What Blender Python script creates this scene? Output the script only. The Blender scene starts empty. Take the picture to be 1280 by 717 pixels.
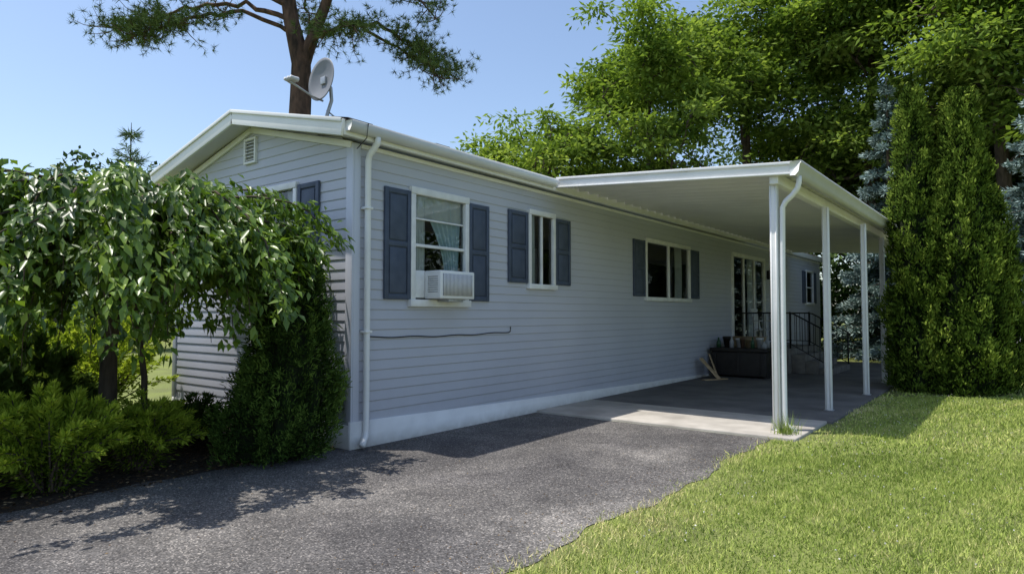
import bpy, math, numpy as np
from mathutils import Vector
rng = np.random.default_rng(7)
S = bpy.context.scene

# ------------------------------------------------------------ helpers
def nt(name):
    m = bpy.data.materials.new(name); m.use_nodes = True
    t = m.node_tree; t.nodes.clear()
    o = t.nodes.new('ShaderNodeOutputMaterial')
    return m, t, o
def ramp(t, stops):
    r = t.nodes.new('ShaderNodeValToRGB')
    e = r.color_ramp.elements
    while len(e) < len(stops): e.new(0.5)
    for i, (p, c) in enumerate(stops):
        e[i].position = p; e[i].color = (*c, 1)
    return r
def surf(name, c1, c2=None, rough=0.6, scale=3.0, bump=0.0, bscale=60, detail=6, spec=0.3, metal=0.0, stretch=None, dirt=None):
    m, t, o = nt(name); L = t.links
    b = t.nodes.new('ShaderNodeBsdfPrincipled')
    b.inputs['Roughness'].default_value = rough
    b.inputs['Metallic'].default_value = metal
    b.inputs['Specular IOR Level'].default_value = spec
    g = t.nodes.new('ShaderNodeNewGeometry')
    src = g.outputs['Position']
    if stretch:
        mp = t.nodes.new('ShaderNodeMapping'); mp.inputs['Scale'].default_value = stretch
        L.new(src, mp.inputs['Vector']); src = mp.outputs['Vector']
    n = t.nodes.new('ShaderNodeTexNoise'); n.inputs['Scale'].default_value = scale; n.inputs['Detail'].default_value = detail
    L.new(src, n.inputs['Vector'])
    c2 = c2 or tuple(x*0.82 for x in c1)
    r = ramp(t, [(0.32, c2), (0.68, c1)]); L.new(n.outputs['Fac'], r.inputs['Fac'])
    col = r.outputs['Color']
    if dirt:
        sx = t.nodes.new('ShaderNodeSeparateXYZ'); L.new(g.outputs['Position'], sx.inputs[0])
        mr = t.nodes.new('ShaderNodeMapRange'); mr.inputs['From Min'].default_value = 0; mr.inputs['From Max'].default_value = dirt[0]
        mr.inputs['To Min'].default_value = dirt[1]; mr.inputs['To Max'].default_value = 0
        L.new(sx.outputs['Z'], mr.inputs['Value'])
        n3 = t.nodes.new('ShaderNodeTexNoise'); n3.inputs['Scale'].default_value = 9; n3.inputs['Detail'].default_value = 8
        L.new(g.outputs['Position'], n3.inputs['Vector'])
        mu = t.nodes.new('ShaderNodeMath'); mu.operation = 'MULTIPLY'
        L.new(mr.outputs[0], mu.inputs[0]); L.new(n3.outputs['Fac'], mu.inputs[1])
        mx = t.nodes.new('ShaderNodeMix'); mx.data_type = 'RGBA'
        L.new(mu.outputs[0], mx.inputs['Factor']); L.new(col, mx.inputs['A']); mx.inputs['B'].default_value = (0.20, 0.17, 0.12, 1)
        col = mx.outputs['Result']
    L.new(col, b.inputs['Base Color'])
    if bump:
        n2 = t.nodes.new('ShaderNodeTexNoise'); n2.inputs['Scale'].default_value = bscale; n2.inputs['Detail'].default_value = 8
        L.new(src, n2.inputs['Vector'])
        bp = t.nodes.new('ShaderNodeBump'); bp.inputs['Strength'].default_value = bump; bp.inputs['Distance'].default_value = 0.02
        L.new(n2.outputs['Fac'], bp.inputs['Height']); L.new(bp.outputs['Normal'], b.inputs['Normal'])
    L.new(b.outputs[0], o.inputs[0])
    return m
def leafmat(name, stops, trans=0.4, rough=0.5, spec=0.0, tint=(1.25,1.3,0.6)):
    m, t, o = nt(name); L = t.links
    a = t.nodes.new('ShaderNodeAttribute'); a.attribute_name = 'rnd'
    r = ramp(t, stops); L.new(a.outputs['Fac'], r.inputs['Fac'])
    if spec > 0:
        b = t.nodes.new('ShaderNodeBsdfPrincipled'); b.inputs['Roughness'].default_value = rough
        b.inputs['Specular IOR Level'].default_value = spec
    else:
        b = t.nodes.new('ShaderNodeBsdfDiffuse')
    L.new(r.outputs[0], b.inputs[0])
    if trans <= 0:
        L.new(b.outputs[0], o.inputs[0]); return m
    mu = t.nodes.new('ShaderNodeMix'); mu.data_type = 'RGBA'; mu.blend_type = 'MULTIPLY'; mu.inputs['Factor'].default_value = 1
    L.new(r.outputs[0], mu.inputs['A']); mu.inputs['B'].default_value = (*tint, 1)
    tr = t.nodes.new('ShaderNodeBsdfTranslucent'); L.new(mu.outputs['Result'], tr.inputs['Color'])
    mx = t.nodes.new('ShaderNodeMixShader'); mx.inputs[0].default_value = trans
    L.new(b.outputs[0], mx.inputs[1]); L.new(tr.outputs[0], mx.inputs[2]); L.new(mx.outputs[0], o.inputs[0])
    return m

def root(name, loc=(0,0,0)):
    e = bpy.data.objects.new(name, None); S.collection.objects.link(e); e.location = loc
    e.empty_display_size = 0.2
    return e
def mesh(name, verts, fsets, mats, parent=None, smooth=False):
    me = bpy.data.meshes.new(name)
    verts = np.asarray(verts, dtype=np.float32).reshape(-1, 3)
    fsets = [(np.asarray(f, dtype=np.int32), mi, r) for f, mi, r in fsets if len(f)]
    idx = np.concatenate([f.ravel() for f, _, _ in fsets])
    tot = np.concatenate([np.full(len(f), f.shape[1], dtype=np.int32) for f, _, _ in fsets])
    start = np.concatenate([[0], np.cumsum(tot)[:-1]]).astype(np.int32)
    mi = np.concatenate([np.full(len(f), m, dtype=np.int32) for f, m, _ in fsets])
    rn = np.concatenate([np.broadcast_to(np.asarray(0.5 if r is None else r, dtype=np.float32), (len(f),)) for f, _, r in fsets]).astype(np.float32)
    me.vertices.add(len(verts)); me.vertices.foreach_set('co', verts.ravel())
    me.loops.add(len(idx)); me.loops.foreach_set('vertex_index', idx)
    me.polygons.add(len(tot)); me.polygons.foreach_set('loop_start', start)
    for m in mats: me.materials.append(m)
    me.polygons.foreach_set('material_index', mi)
    if smooth: me.polygons.foreach_set('use_smooth', np.ones(len(tot), dtype=bool))
    me.update(calc_edges=True)
    a = me.attributes.new('rnd', 'FLOAT', 'FACE'); a.data.foreach_set('value', rn)
    ob = bpy.data.objects.new(name, me); S.collection.objects.link(ob)
    if parent: ob.parent = parent
    return ob
def box(name, parent, a, b, mat, bev=0.004):
    x0, y0, z0 = [min(p, q) for p, q in zip(a, b)]; x1, y1, z1 = [max(p, q) for p, q in zip(a, b)]
    v = [(x0,y0,z0),(x1,y0,z0),(x1,y1,z0),(x0,y1,z0),(x0,y0,z1),(x1,y0,z1),(x1,y1,z1),(x0,y1,z1)]
    f = [(0,3,2,1),(4,5,6,7),(0,1,5,4),(1,2,6,5),(2,3,7,6),(3,0,4,7)]
    ob = mesh(name, v, [(f, 0, None)], [mat], parent)
    if bev:
        m = ob.modifiers.new('b', 'BEVEL'); m.width = min(bev, 0.3*min(x1-x0, y1-y0, z1-z0)); m.segments = 2
    return ob
def beam(name, parent, p0, p1, w, h, mat, bev=0.003, up=(0,0,1)):
    p0 = Vector(p0); p1 = Vector(p1); d = (p1-p0).normalized(); u = Vector(up)
    s = d.cross(u).normalized(); u = s.cross(d).normalized()
    v = []
    for p in (p0, p1):
        for a, b in ((-1,-1),(1,-1),(1,1),(-1,1)):
            v.append(tuple(p + s*(a*w/2) + u*(b*h/2)))
    f = [(0,1,2,3),(7,6,5,4),(0,4,5,1),(1,5,6,2),(2,6,7,3),(3,7,4,0)]
    ob = mesh(name, v, [(f, 0, None)], [mat], parent)
    if bev:
        m = ob.modifiers.new('b', 'BEVEL'); m.width = min(bev, 0.3*min(w, h)); m.segments = 2
    return ob
def tubegeo(path, rad, n=6, off=0):
    P = np.asarray(path, float); k = len(P)
    rad = np.broadcast_to(np.asarray(rad, float), (k,))
    T = np.gradient(P, axis=0); T /= np.linalg.norm(T, axis=1)[:, None] + 1e-9
    ref = np.array([0.13, 0.31, 0.94]) if abs(T[:, 2]).mean() < 0.8 else np.array([0.95, 0.3, 0.1])
    A = np.cross(T, ref); A /= np.linalg.norm(A, axis=1)[:, None] + 1e-9
    B = np.cross(T, A)
    an = np.arange(n)*2*math.pi/n
    V = P[:, None, :] + rad[:, None, None]*(np.cos(an)[None, :, None]*A[:, None, :] + np.sin(an)[None, :, None]*B[:, None, :])
    i = np.arange(k-1)[:, None]*n; j = np.arange(n)[None, :]; j2 = (j+1) % n
    F = np.stack([i+j, i+j2, i+n+j2, i+n+j], -1).reshape(-1, 4) + off
    return V.reshape(-1, 3), F
def tube(name, parent, path, rad, mat, n=12):
    V, F = tubegeo(path, rad, n); k = len(path)
    caps = [list(range(n))[::-1], list(range((k-1)*n, k*n))]
    return mesh(name, V, [(F, 0, None), (np.array(caps), 0, None)], [mat], parent, smooth=True)
class Geo:
    def __init__(s): s.V = []; s.F = []; s.n = 0
    def add(s, V, F, mi, rnd=None):
        V = np.asarray(V).reshape(-1, 3); s.V.append(V); s.F.append((np.asarray(F)+s.n, mi, rnd)); s.n += len(V)
    def tube(s, path, rad, n=6, mi=0):
        V, F = tubegeo(path, rad, n); s.add(V, F, mi)
    def leaves(s, P, D, N, ln, wd, mi, rnd, fold=0.0):
        k = len(P)
        if k == 0: return
        D = D/(np.linalg.norm(D, axis=1)[:, None]+1e-9)
        W = np.cross(D, N); W /= np.linalg.norm(W, axis=1)[:, None]+1e-9
        NN = np.cross(W, D)
        ln = np.broadcast_to(ln, (k,))[:, None]; wd = np.broadcast_to(wd, (k,))[:, None]
        mid = P + D*ln*0.45
        up = NN*wd*fold
        tip = P + D*ln - NN*ln*0.12*(fold > 0)
        V = np.stack([P, mid+W*wd*.5+up, tip, mid-W*wd*.5+up], 1).reshape(-1, 3)
        b = np.arange(k)[:, None]*4
        if fold > 0:
            F = np.concatenate([b+[0, 1, 2], b+[0, 2, 3]]); rnd = np.concatenate([rnd, rnd])
        else: F = b+[0, 1, 2, 3]
        s.add(V, F, mi, rnd)
    def needles(s, P, D, ln, wd, mi, rnd):
        k = len(P)
        D = D/(np.linalg.norm(D, axis=1)[:, None]+1e-9)
        W = np.cross(D, rng.normal(size=(k, 3))); W /= np.linalg.norm(W, axis=1)[:, None]+1e-9
        ln = np.broadcast_to(ln, (k,))[:, None]; wd = np.broadcast_to(wd, (k,))[:, None]
        V = np.stack([P-W*wd*.5, P+W*wd*.5, P+D*ln], 1).reshape(-1, 3)
        s.add(V, np.arange(k)[:, None]*3+[0, 1, 2], mi, rnd)
    def build(s, name, mats, parent=None, smooth=False):
        return mesh(name, np.concatenate(s.V), s.F, mats, parent, smooth)
def rn(n, s=1.0): return rng.normal(size=(n, 3))*s
def unit(v): return v/(np.linalg.norm(v, axis=-1, keepdims=True)+1e-9)

# ------------------------------------------------------------ materials
M_white = surf('white_paint', (0.83,0.83,0.82), (0.76,0.76,0.75), 0.45, 2.5, 0.05, 40)
M_whited = surf('white_paint_weathered', (0.82,0.82,0.81), (0.74,0.74,0.73), 0.5, 5, 0.1, 50, dirt=(0.14, 0.8))
M_trim = surf('window_trim', (0.83,0.83,0.82), None, 0.35, 6)
M_sid = surf('vinyl_siding', (0.515,0.53,0.60), (0.475,0.49,0.56), 0.5, 0.9, 0.03, 30, detail=9, dirt=(0.9, 0.25))
M_corner = surf('corner_trim_paint', (0.58,0.60,0.68), (0.54,0.56,0.64), 0.45, 2.0)
M_shut = surf('shutter_slate_blue', (0.08,0.10,0.145), (0.06,0.077,0.115), 0.55, 8, 0.05, 80)
M_roof = surf('asphalt_shingle', (0.22,0.19,0.17), (0.09,0.08,0.075), 0.9, 12, 0.4, 120)
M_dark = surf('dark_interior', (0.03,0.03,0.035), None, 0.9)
M_cur = surf('curtain_fabric', (0.75,0.77,0.78), (0.62,0.65,0.68), 0.9, 6)
M_cblue = surf('curtain_blue', (0.50,0.68,0.80), (0.62,0.74,0.80), 0.9, 3)
M_blk = surf('black_iron', (0.015,0.015,0.016), None, 0.5)
M_chest = surf('dark_plastic', (0.03,0.026,0.024), (0.018,0.016,0.015), 0.6, 6, 0.1)
M_wood = surf('raw_plywood', (0.55,0.41,0.25), (0.40,0.28,0.16), 0.7, 5, 0.1, 30, stretch=(1,1,6))
M_grey = surf('grey_plastic', (0.35,0.36,0.38), (0.28,0.29,0.31), 0.5, 9)
M_lgrey = surf('light_grey_plastic', (0.62,0.63,0.65), (0.5,0.51,0.53), 0.5, 9)
M_dish = surf('dish_grey', (0.22,0.23,0.25), (0.18,0.19,0.21), 0.5, 7)
M_galv = surf('galvanised_steel', (0.45,0.46,0.47), (0.35,0.36,0.37), 0.4, 20, metal=0.5)
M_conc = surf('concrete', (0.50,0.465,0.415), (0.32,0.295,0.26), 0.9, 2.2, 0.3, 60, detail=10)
M_conc2 = surf('dark_concrete', (0.17,0.16,0.15), (0.095,0.09,0.087), 0.85, 1.6, 0.3, 60, detail=10)  # floor slab colour, darker than the apron concrete
M_step = surf('concrete_step', (0.22,0.21,0.19), (0.14,0.13,0.12), 0.9, 6, 0.3, 60)
M_mulch = surf('mulch', (0.065,0.046,0.032), (0.022,0.016,0.012), 0.95, 14, 1.0, 40)
M_bark = surf('bark', (0.13,0.10,0.075), (0.05,0.04,0.03), 0.95, 12, 1.0, 25, stretch=(1,1,.25))
M_pbark = surf('pine_bark', (0.15,0.09,0.065), (0.035,0.025,0.02), 0.95, 9, 1.0, 18, stretch=(1,1,.35))

def glassmat():
    m, t, o = nt('window_glass'); L = t.links
    tr = t.nodes.new('ShaderNodeBsdfTransparent'); tr.inputs[0].default_value = (0.85,0.88,0.88,1)
    gl = t.nodes.new('ShaderNodeBsdfGlossy'); gl.inputs['Roughness'].default_value = 0.02
    fr = t.nodes.new('ShaderNodeFresnel'); fr.inputs[0].default_value = 1.7
    mx = t.nodes.new('ShaderNodeMixShader')
    L.new(fr.outputs[0], mx.inputs[0]); L.new(tr.outputs[0], mx.inputs[1]); L.new(gl.outputs[0], mx.inputs[2]); L.new(mx.outputs[0], o.inputs[0])
    return m
M_glass = glassmat()

def asphalt():
    m, t, o = nt('asphalt'); L = t.links
    g = t.nodes.new('ShaderNodeNewGeometry')
    b = t.nodes.new('ShaderNodeBsdfPrincipled'); b.inputs['Roughness'].default_value = 0.9; b.inputs['Specular IOR Level'].default_value = 0.15
    big = t.nodes.new('ShaderNodeTexNoise'); big.inputs['Scale'].default_value = 0.9; big.inputs['Detail'].default_value = 12; big.inputs['Roughness'].default_value = 0.75
    huge = t.nodes.new('ShaderNodeTexNoise'); huge.inputs['Scale'].default_value = 0.45; huge.inputs['Detail'].default_value = 3; huge.inputs['Distortion'].default_value = 0.8
    fine = t.nodes.new('ShaderNodeTexVoronoi'); fine.inputs['Scale'].default_value = 110
    med = t.nodes.new('ShaderNodeTexNoise'); med.inputs['Scale'].default_value = 55; med.inputs['Detail'].default_value = 5
    for n in (big, huge, fine, med): L.new(g.outputs['Position'], n.inputs['Vector'])
    r1 = ramp(t, [(0.34, (0.098,0.094,0.093)), (0.5,(0.142,0.136,0.132)), (0.66, (0.215,0.205,0.197))]); L.new(big.outputs['Fac'], r1.inputs['Fac'])
    sep = t.nodes.new('ShaderNodeSeparateColor'); L.new(fine.outputs['Color'], sep.inputs[0])
    r2 = ramp(t, [(0.0, (0.38,0.38,0.38)), (0.6, (1,1,1)), (0.86, (1.25,1.21,1.15)), (0.95, (2.6,2.5,2.35))]); L.new(sep.outputs[0], r2.inputs['Fac'])
    def mul(A, B, f):
        q = t.nodes.new('ShaderNodeMix'); q.data_type='RGBA'; q.blend_type='MULTIPLY'; q.inputs['Factor'].default_value = f
        L.new(A, q.inputs['A']); L.new(B, q.inputs['B']); return q.outputs['Result']
    c = mul(r1.outputs[0], r2.outputs[0], .8)
    r3 = ramp(t, [(0.35, (0.6,0.6,0.6)), (0.6, (1.12,1.12,1.12))]); L.new(med.outputs['Fac'], r3.inputs['Fac'])
    c = mul(c, r3.outputs[0], .8)
    r5 = ramp(t, [(0.38, (0.72,0.72,0.74)), (0.62, (1.15,1.14,1.12))]); L.new(huge.outputs['Fac'], r5.inputs['Fac'])
    c = mul(c, r5.outputs[0], 1.0)
    wn = t.nodes.new('ShaderNodeTexNoise'); wn.inputs['Scale'].default_value = 2.5; wn.inputs['Detail'].default_value = 6
    L.new(g.outputs['Position'], wn.inputs['Vector'])
    ad = t.nodes.new('ShaderNodeMix'); ad.data_type='VECTOR'; ad.inputs['Factor'].default_value = 0.25
    L.new(g.outputs['Position'], ad.inputs['A']); L.new(wn.outputs['Color'], ad.inputs['B'])
    cv = t.nodes.new('ShaderNodeTexVoronoi'); cv.feature='DISTANCE_TO_EDGE'; cv.inputs['Scale'].default_value = 0.45
    L.new(ad.outputs['Result'], cv.inputs['Vector'])
    r4 = ramp(t, [(0.0, (0.4,0.4,0.4)), (0.004, (1,1,1))]); L.new(cv.outputs['Distance'], r4.inputs['Fac'])
    c = mul(c, r4.outputs[0], .35)
    L.new(c, b.inputs['Base Color'])
    bp = t.nodes.new('ShaderNodeBump'); bp.inputs['Strength'].default_value = 0.8; bp.inputs['Distance'].default_value = 0.008
    L.new(med.outputs['Fac'], bp.inputs['Height']); L.new(bp.outputs[0], b.inputs['Normal'])
    L.new(b.outputs[0], o.inputs[0]); return m
M_asph = asphalt()
M_ground = surf('lawn_ground', (0.20,0.235,0.06), (0.14,0.155,0.055), 0.95, 1.3, 0.6, 45, detail=10)

# ------------------------------------------------------------ world, sun, camera
SUN_EL = math.radians(70.5); SX, SY = 0.80, 0.58
W = bpy.data.worlds.new("World"); S.world = W; W.use_nodes = True
wt = W.node_tree; wt.nodes.clear()
sk = wt.nodes.new('ShaderNodeTexSky'); sk.sky_type = 'NISHITA'; sk.sun_disc = False
sk.sun_elevation = SUN_EL; sk.sun_rotation = math.atan2(-SX, -SY); sk.dust_density = 1.3; sk.air_density = 1.0; sk.ozone_density = 1.2
bg = wt.nodes.new('ShaderNodeBackground'); bg.inputs[1].default_value = 0.20
wo = wt.nodes.new('ShaderNodeOutputWorld'); wt.links.new(sk.outputs[0], bg.inputs[0]); wt.links.new(bg.outputs[0], wo.inputs[0])
sl = bpy.data.lights.new('sun', 'SUN'); sl.energy = 5.0; sl.angle = math.radians(0.5); sl.color = (1.0, 0.955, 0.88)
so = bpy.data.objects.new('sun', sl); S.collection.objects.link(so)
h = math.hypot(SX, SY)
dvec = Vector((SX/h*math.cos(SUN_EL), SY/h*math.cos(SUN_EL), -math.sin(SUN_EL)))
so.rotation_euler = dvec.to_track_quat('-Z', 'Y').to_euler(); so.location = (-5, -5, 20)
S.view_settings.view_transform = 'Standard'; S.view_settings.look = 'None'; S.view_settings.exposure = 0
cam = bpy.data.cameras.new('camera'); co = bpy.data.objects.new('camera', cam); S.collection.objects.link(co)
co.location = (5.46, -4.34, 1.4); co.rotation_euler = (math.radians(90+2.36), 0, math.radians(37.7))
cam.sensor_width = 36; cam.lens = 22.9; cam.clip_end = 2000; S.camera = co

# ------------------------------------------------------------ ground
mesh('ground', [(-400,-400,0),(400,-400,0),(400,400,0),(-400,400,0)], [([(0,1,2,3)],0,None)], [M_ground])
def wob(y, s=0): return 0.045*math.sin(y*2.1+s)+0.03*math.sin(y*5.3+1+s)+0.018*math.sin(y*13+2*s)
ys = np.arange(-14, 3.241, 0.06)
V = []
for y in ys:
    V += [(-0.22+wob(y, 2), y, 0.006), (3.28+wob(y), y, 0.006)]
F = [(2*i, 2*i+1, 2*i+3, 2*i+2) for i in range(len(ys)-1)]
mesh('driveway', V, [(F, 0, None)], [M_asph])
ps = root('patio_slab')
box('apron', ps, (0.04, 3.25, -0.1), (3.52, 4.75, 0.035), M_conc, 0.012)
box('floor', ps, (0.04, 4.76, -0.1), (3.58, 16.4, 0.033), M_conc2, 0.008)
th = np.linspace(0, 2*math.pi, 60, endpoint=False)
V = [(-2.1, -1.9, 0.004)] + [(-2.1+ (2.25+.12*math.sin(5*a))*math.cos(a), -1.9+(2.3+.1*math.sin(7*a))*math.sin(a), 0.004) for a in th]
V = [(min(x, -0.12), min(y, -0.02), z) for x, y, z in V]
mesh('mulch_bed', V, [([(0, 1+i, 1+(i+1) % 60) for i in range(60)], 0, None)], [M_mulch])
g = Geo(); k = 9000
P = np.c_[rng.uniform(-4.0, 0.12, k), rng.uniform(-4.0, -0.02, k), np.full(k, 0.008)]
keep = (P[:, 0] < -0.15) | (rng.random(k) < 0.10); P = P[keep]; k = len(P)
P[:, 2] += rng.uniform(0, 0.02, k)
P = np.concatenate([P, np.c_[3.2-np.abs(rng.normal(size=700))*.35, rng.uniform(-3, 3.2, 700), np.full(700, .009)], np.c_[rng.uniform(0, 3.2, 500), rng.uniform(-3.5, 3.2, 500), np.full(500, .009)], np.c_[.08+np.abs(rng.normal(size=300))*.1, rng.uniform(0, 3.2, 300), np.full(300, .009)]])
sc = np.r_[np.ones(k), np.full(1500, .42)]; k = len(P)
D = rn(k)*[1, 1, .12]; N = rn(k, .3)+[0, 0, 1]
g.leaves(P, D, N, rng.uniform(.02, .06, k)*sc, rng.uniform(.008, .025, k)*sc, 0, rng.random(k))
M_chip = leafmat('leaf_litter', [(0, (0.04,0.025,0.015)), (0.6, (0.13,0.085,0.05)), (1, (0.32,0.24,0.14))], 0)
g.build('leaf_litter', [M_chip])

# grass
M_gr = leafmat('grass_blade', [(0, (0.12,0.18,0.03)), (0.4, (0.30,0.385,0.085)), (0.72, (0.46,0.51,0.15)), (1, (0.70,0.60,0.32))], 0)
g = Geo()
def grass(n, x0, x1, y0, y1, dmin, dmax, hgt, wid):
    P = np.c_[rng.uniform(x0, x1, n), rng.uniform(y0, y1, n), np.full(n, 0.0)]
    rx = P[:, 0]-5.46; ry = P[:, 1]+4.34
    dep = -0.611*rx+0.791*ry; lat = 0.791*rx+0.611*ry
    k = (dep > dmin) & (dep < dmax) & (abs(lat) < dep*0.95+0.6)
    edge = np.where(P[:, 1] < 3.25, 3.25+0.045*np.sin(P[:, 1]*2.1)+0.03*np.sin(P[:, 1]*5.3+1), 3.58)
    edge += rng.normal(size=n)*0.04*(1+(rng.random(n) < .15)*1.5)
    k &= (P[:, 0] > edge)
    P = P[k]; e = (P[:, 0]-edge[k]); n = len(P)
    patch = 0.5+0.25*np.sin(P[:, 0]*2.7+np.sin(P[:, 1]*1.9)*1.5)+0.25*np.sin(P[:, 1]*3.3+np.sin(P[:, 0]*4.1))
    p2 = np.sin(P[:, 0]*1.1+1.3*np.sin(P[:, 1]*.8+1))*np.sin(P[:, 1]*.9+np.sin(P[:, 0]*1.3))
    fine = np.sin(P[:,0]*9+P[:,1]*7)*np.sin(P[:,1]*11-P[:,0]*3)
    keep = rng.random(n) > np.exp(-e*5)*.55
    P, e, patch, fine, p2 = P[keep], e[keep], patch[keep], fine[keep], p2[keep]; n = len(P)
    r = np.clip(rng.normal(size=n)*0.17+0.28+patch*0.24 + .13*p2 + np.exp(-e*3.5)*0.42 + 0.14*fine, 0, 1)
    D = rn(n, .5)+[0, 0, 1]
    g.needles(P, D, hgt*rng.uniform(.5, 1.2, n)*(.65+.7*patch), wid, 0, r)
grass(560000, 3.1, 12, -3, 8, 2.6, 6.5, .042, .0065)
grass(260000, 3.1, 14, -1, 14, 6.5, 11, .047, .012)
grass(160000, 3.1, 30, 4, 32, 11, 28, .055, .028)
g.build('grass', [M_gr])
g = Geo(); k = 700
P = np.c_[rng.uniform(3.6, 9, k), rng.uniform(-2, 9, k), rng.uniform(.035, .05, k)]
for q in range(4):
    D = rn(k); g.leaves(P-unit(D)*.007, D, rn(k), .013, .011, 0, rng.random(k))
g.build('clover_flowers', [leafmat('clover_white', [(0, (.55,.55,.48)), (1, (.75,.73,.68))], 0)])
g = Geo(); k = 150
P = np.c_[3.34+rng.normal(size=k)*.06, 3.50+rng.normal(size=k)*.06, np.full(k, .0)]
g.needles(P, rn(k, .3)+[0, 0, 1], rng.uniform(.08, .34, k), .009, 0, rng.uniform(.0, .45, k))
g.build('weeds', [M_gr])

# ------------------------------------------------------------ house
house = root('mobile_home')
HL = 20.5; HW = 3.84; PK = -1.92
def onLong(u0, u1, n0, n1, z0, z1): return (n0, u0, z0), (n1, u1, z1)
def onGab(u0, u1, n0, n1, z0, z1): return (-u0, -n0, z0), (-u1, -n1, z1)
long_open = [(0.83,1.75,1.53,2.81), (3.10,3.70,1.80,2.84), (6.78,8.80,1.69,2.77), (11.45,14.0,0.68,2.86), (18.5,19.4,1.75,2.8)]
gab_open = [(0.98,1.92,1.80,2.85)]
ROW = 0.108
def siding(name, mapf, umin, umax, z0, ztop, opens, gable=False):
    V = []; F = []
    z = z0
    while z < ztop-1e-4:
        z1 = min(z+ROW, ztop)
        zm = (z+z1)/2
        segs = [(umin, umax)]
        for a, b, c, d in opens:
            if c-0.01 < zm < d+0.01:
                ns = []
                for s, e in segs:
                    if a > s and b < e: ns += [(s, a), (b, e)]
                    else: ns.append((s, e))
                segs = ns
        for s, e in segs:
            def lim(zz, s, e):
                if gable and zz > 3.22:
                    w = max((3.70-zz)/0.48, 0.0)*HW/2
                    return max(s, HW/2-w), min(e, HW/2+w)
                return s, e
            s0, e0 = lim(z, s, e); s1, e1 = lim(z1, s, e)
            i = len(V)
            V += [mapf(s0, 0.0, z), mapf(e0, 0.0, z), mapf(e0, 0.011, z+.001), mapf(s0, 0.011, z+.001), mapf(e0, 0.0115, z+.012), mapf(s0, 0.0115, z+.012), mapf(e1, 0.004, z1), mapf(s1, 0.004, z1)]
            F += [(i, i+1, i+2, i+3), (i+3, i+2, i+4, i+5), (i+5, i+4, i+6, i+7)]
        z = z1
    return mesh(name, V, [(F, 0, None)], [M_sid], house)
mapL = lambda u, n, z: (n, u, z)
mapG = lambda u, n, z: (-u, -n, z)
siding('long_wall_siding', mapL, 0, HL, 0.04, 3.2, long_open)
siding('gable_wall_siding', mapG, 0, HW, 0.24, 3.70, gab_open, True)
mesh('rear_walls', [(-HW,0,0),(-HW,HL,0),(-HW,HL,3.2),(-HW,0,3.2),(0,HL,0),(0,HL,3.2),(PK,HL,3.68)], [([(0,1,2,3)],0,None),(np.array([[1,4,5,6,2]]),0,None)], [M_sid], house)
V = []
for (y, zt) in ((-0.03, .285), (3.2, .20), (9.5, .075), (HL, .05)):
    V += [(0.0, y, 0), (0.034, y, 0), (0.034, y, zt), (0.0, y, zt+.004)]
F = []
for i in range(3):
    a = 4*i; b = a+4
    F += [(a+1, b+1, b+2, a+2), (a+2, b+2, b+3, a+3)]
F += [(0, 1, 2, 3)]
mesh('skirting_long', V, [(F, 0, None)], [M_whited], house)
box('skirting_gable', house, (-HW-.01, 0.0, 0), (0.0, -0.028, 0.25), M_whited)
box('corner_trim', house, (-0.085, -0.022, 0.25), (0.024, -0.0, 3.19), M_corner)
box('corner_trim_b', house, (0.0, 0.002, 0.285), (0.023, 0.085, 3.19), M_corner)
box('corner_trim_c', house, (-HW-.03, -0.022, 0.25), (-HW+.07, 0.05, 3.19), M_corner)
prof = [(0.16, 3.34), (PK, 3.82), (-HW-.16, 3.34), (-HW-.16, 3.20), (PK, 3.69), (0.16, 3.20)]
V = [(x, -0.26, z) for x, z in prof] + [(x, HL+.25, z) for x, z in prof]
F4 = [(i, (i+1) % 6, (i+1) % 6+6, i+6) for i in range(6)]
mesh('roof', V, [(F4, 0, None), ([(0, 1, 4, 5), (1, 2, 3, 4), (11, 10, 7, 6), (10, 9, 8, 7)], 0, None)], [M_white], house)
prof = [(0.19, 3.352), (PK, 3.842), (-HW-.19, 3.352)]
V = [(x, -0.30, z) for x, z in prof] + [(x, HL+.28, z) for x, z in prof]+[(x, -0.30, z-.012) for x, z in prof] + [(x, HL+.28, z-.012) for x, z in prof]
mesh('shingles', V, [([(0,1,4,3),(1,2,5,4),(6,7,10,9),(7,8,11,10),(0,1,7,6),(1,2,8,7),(0,3,9,6),(2,5,11,8)],0,None)], [M_roof], house)
# uneven shingle tabs hanging over the eave
g = Geo(); y = -.25
while y < 3.5:
    w = rng.uniform(.22, .34); zz = 3.352+rng.uniform(0, .012); xo = .205+rng.uniform(0, .03)
    g.add([(-.1,y,zz+.075),(xo,y,zz),(xo,y+w-.01,zz),(-.1,y+w-.01,zz+.075),(xo,y,zz-.012),(xo,y+w-.01,zz-.012)], [(0,1,2,3),(1,4,5,2)], 0); y += w
g.build('shingle_edge', [M_roof], house)
for sx, nm in ((0.185, 'r'), (-HW-.185, 'l')):
    beam('rake_fascia_'+nm, house, (sx, -0.277, 3.262), (PK, -0.277, 3.752), 0.03, 0.165, M_white, up=(0,0,1))
    beam('rake_drip_'+nm, house, (sx, -0.300, 3.335), (PK, -0.300, 3.825), 0.02, 0.04, M_white)
for sx, nm in ((0.0, 'r'), (-HW, 'l')):
    beam('frieze_'+nm, house, (sx, -0.026, 3.17), (PK, -0.026, 3.655), 0.03, 0.07, M_white)
box('eave_frieze', house, (0.0, 0.09, 3.15), (0.03, HL, 3.195), M_white)
box('eave_fascia', house, (0.163, -0.26, 3.195), (0.18, 20.7, 3.338), M_white)
gp = [(0.183,3.34),(0.183,3.235),(0.245,3.235),(0.27,3.27),(0.285,3.335),(0.275,3.335),(0.262,3.275),(0.24,3.245),(0.195,3.245),(0.195,3.34)]
V = [(x, -0.24, z) for x, z in gp]+[(x, 3.46, z) for x, z in gp]; n = len(gp)
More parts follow.
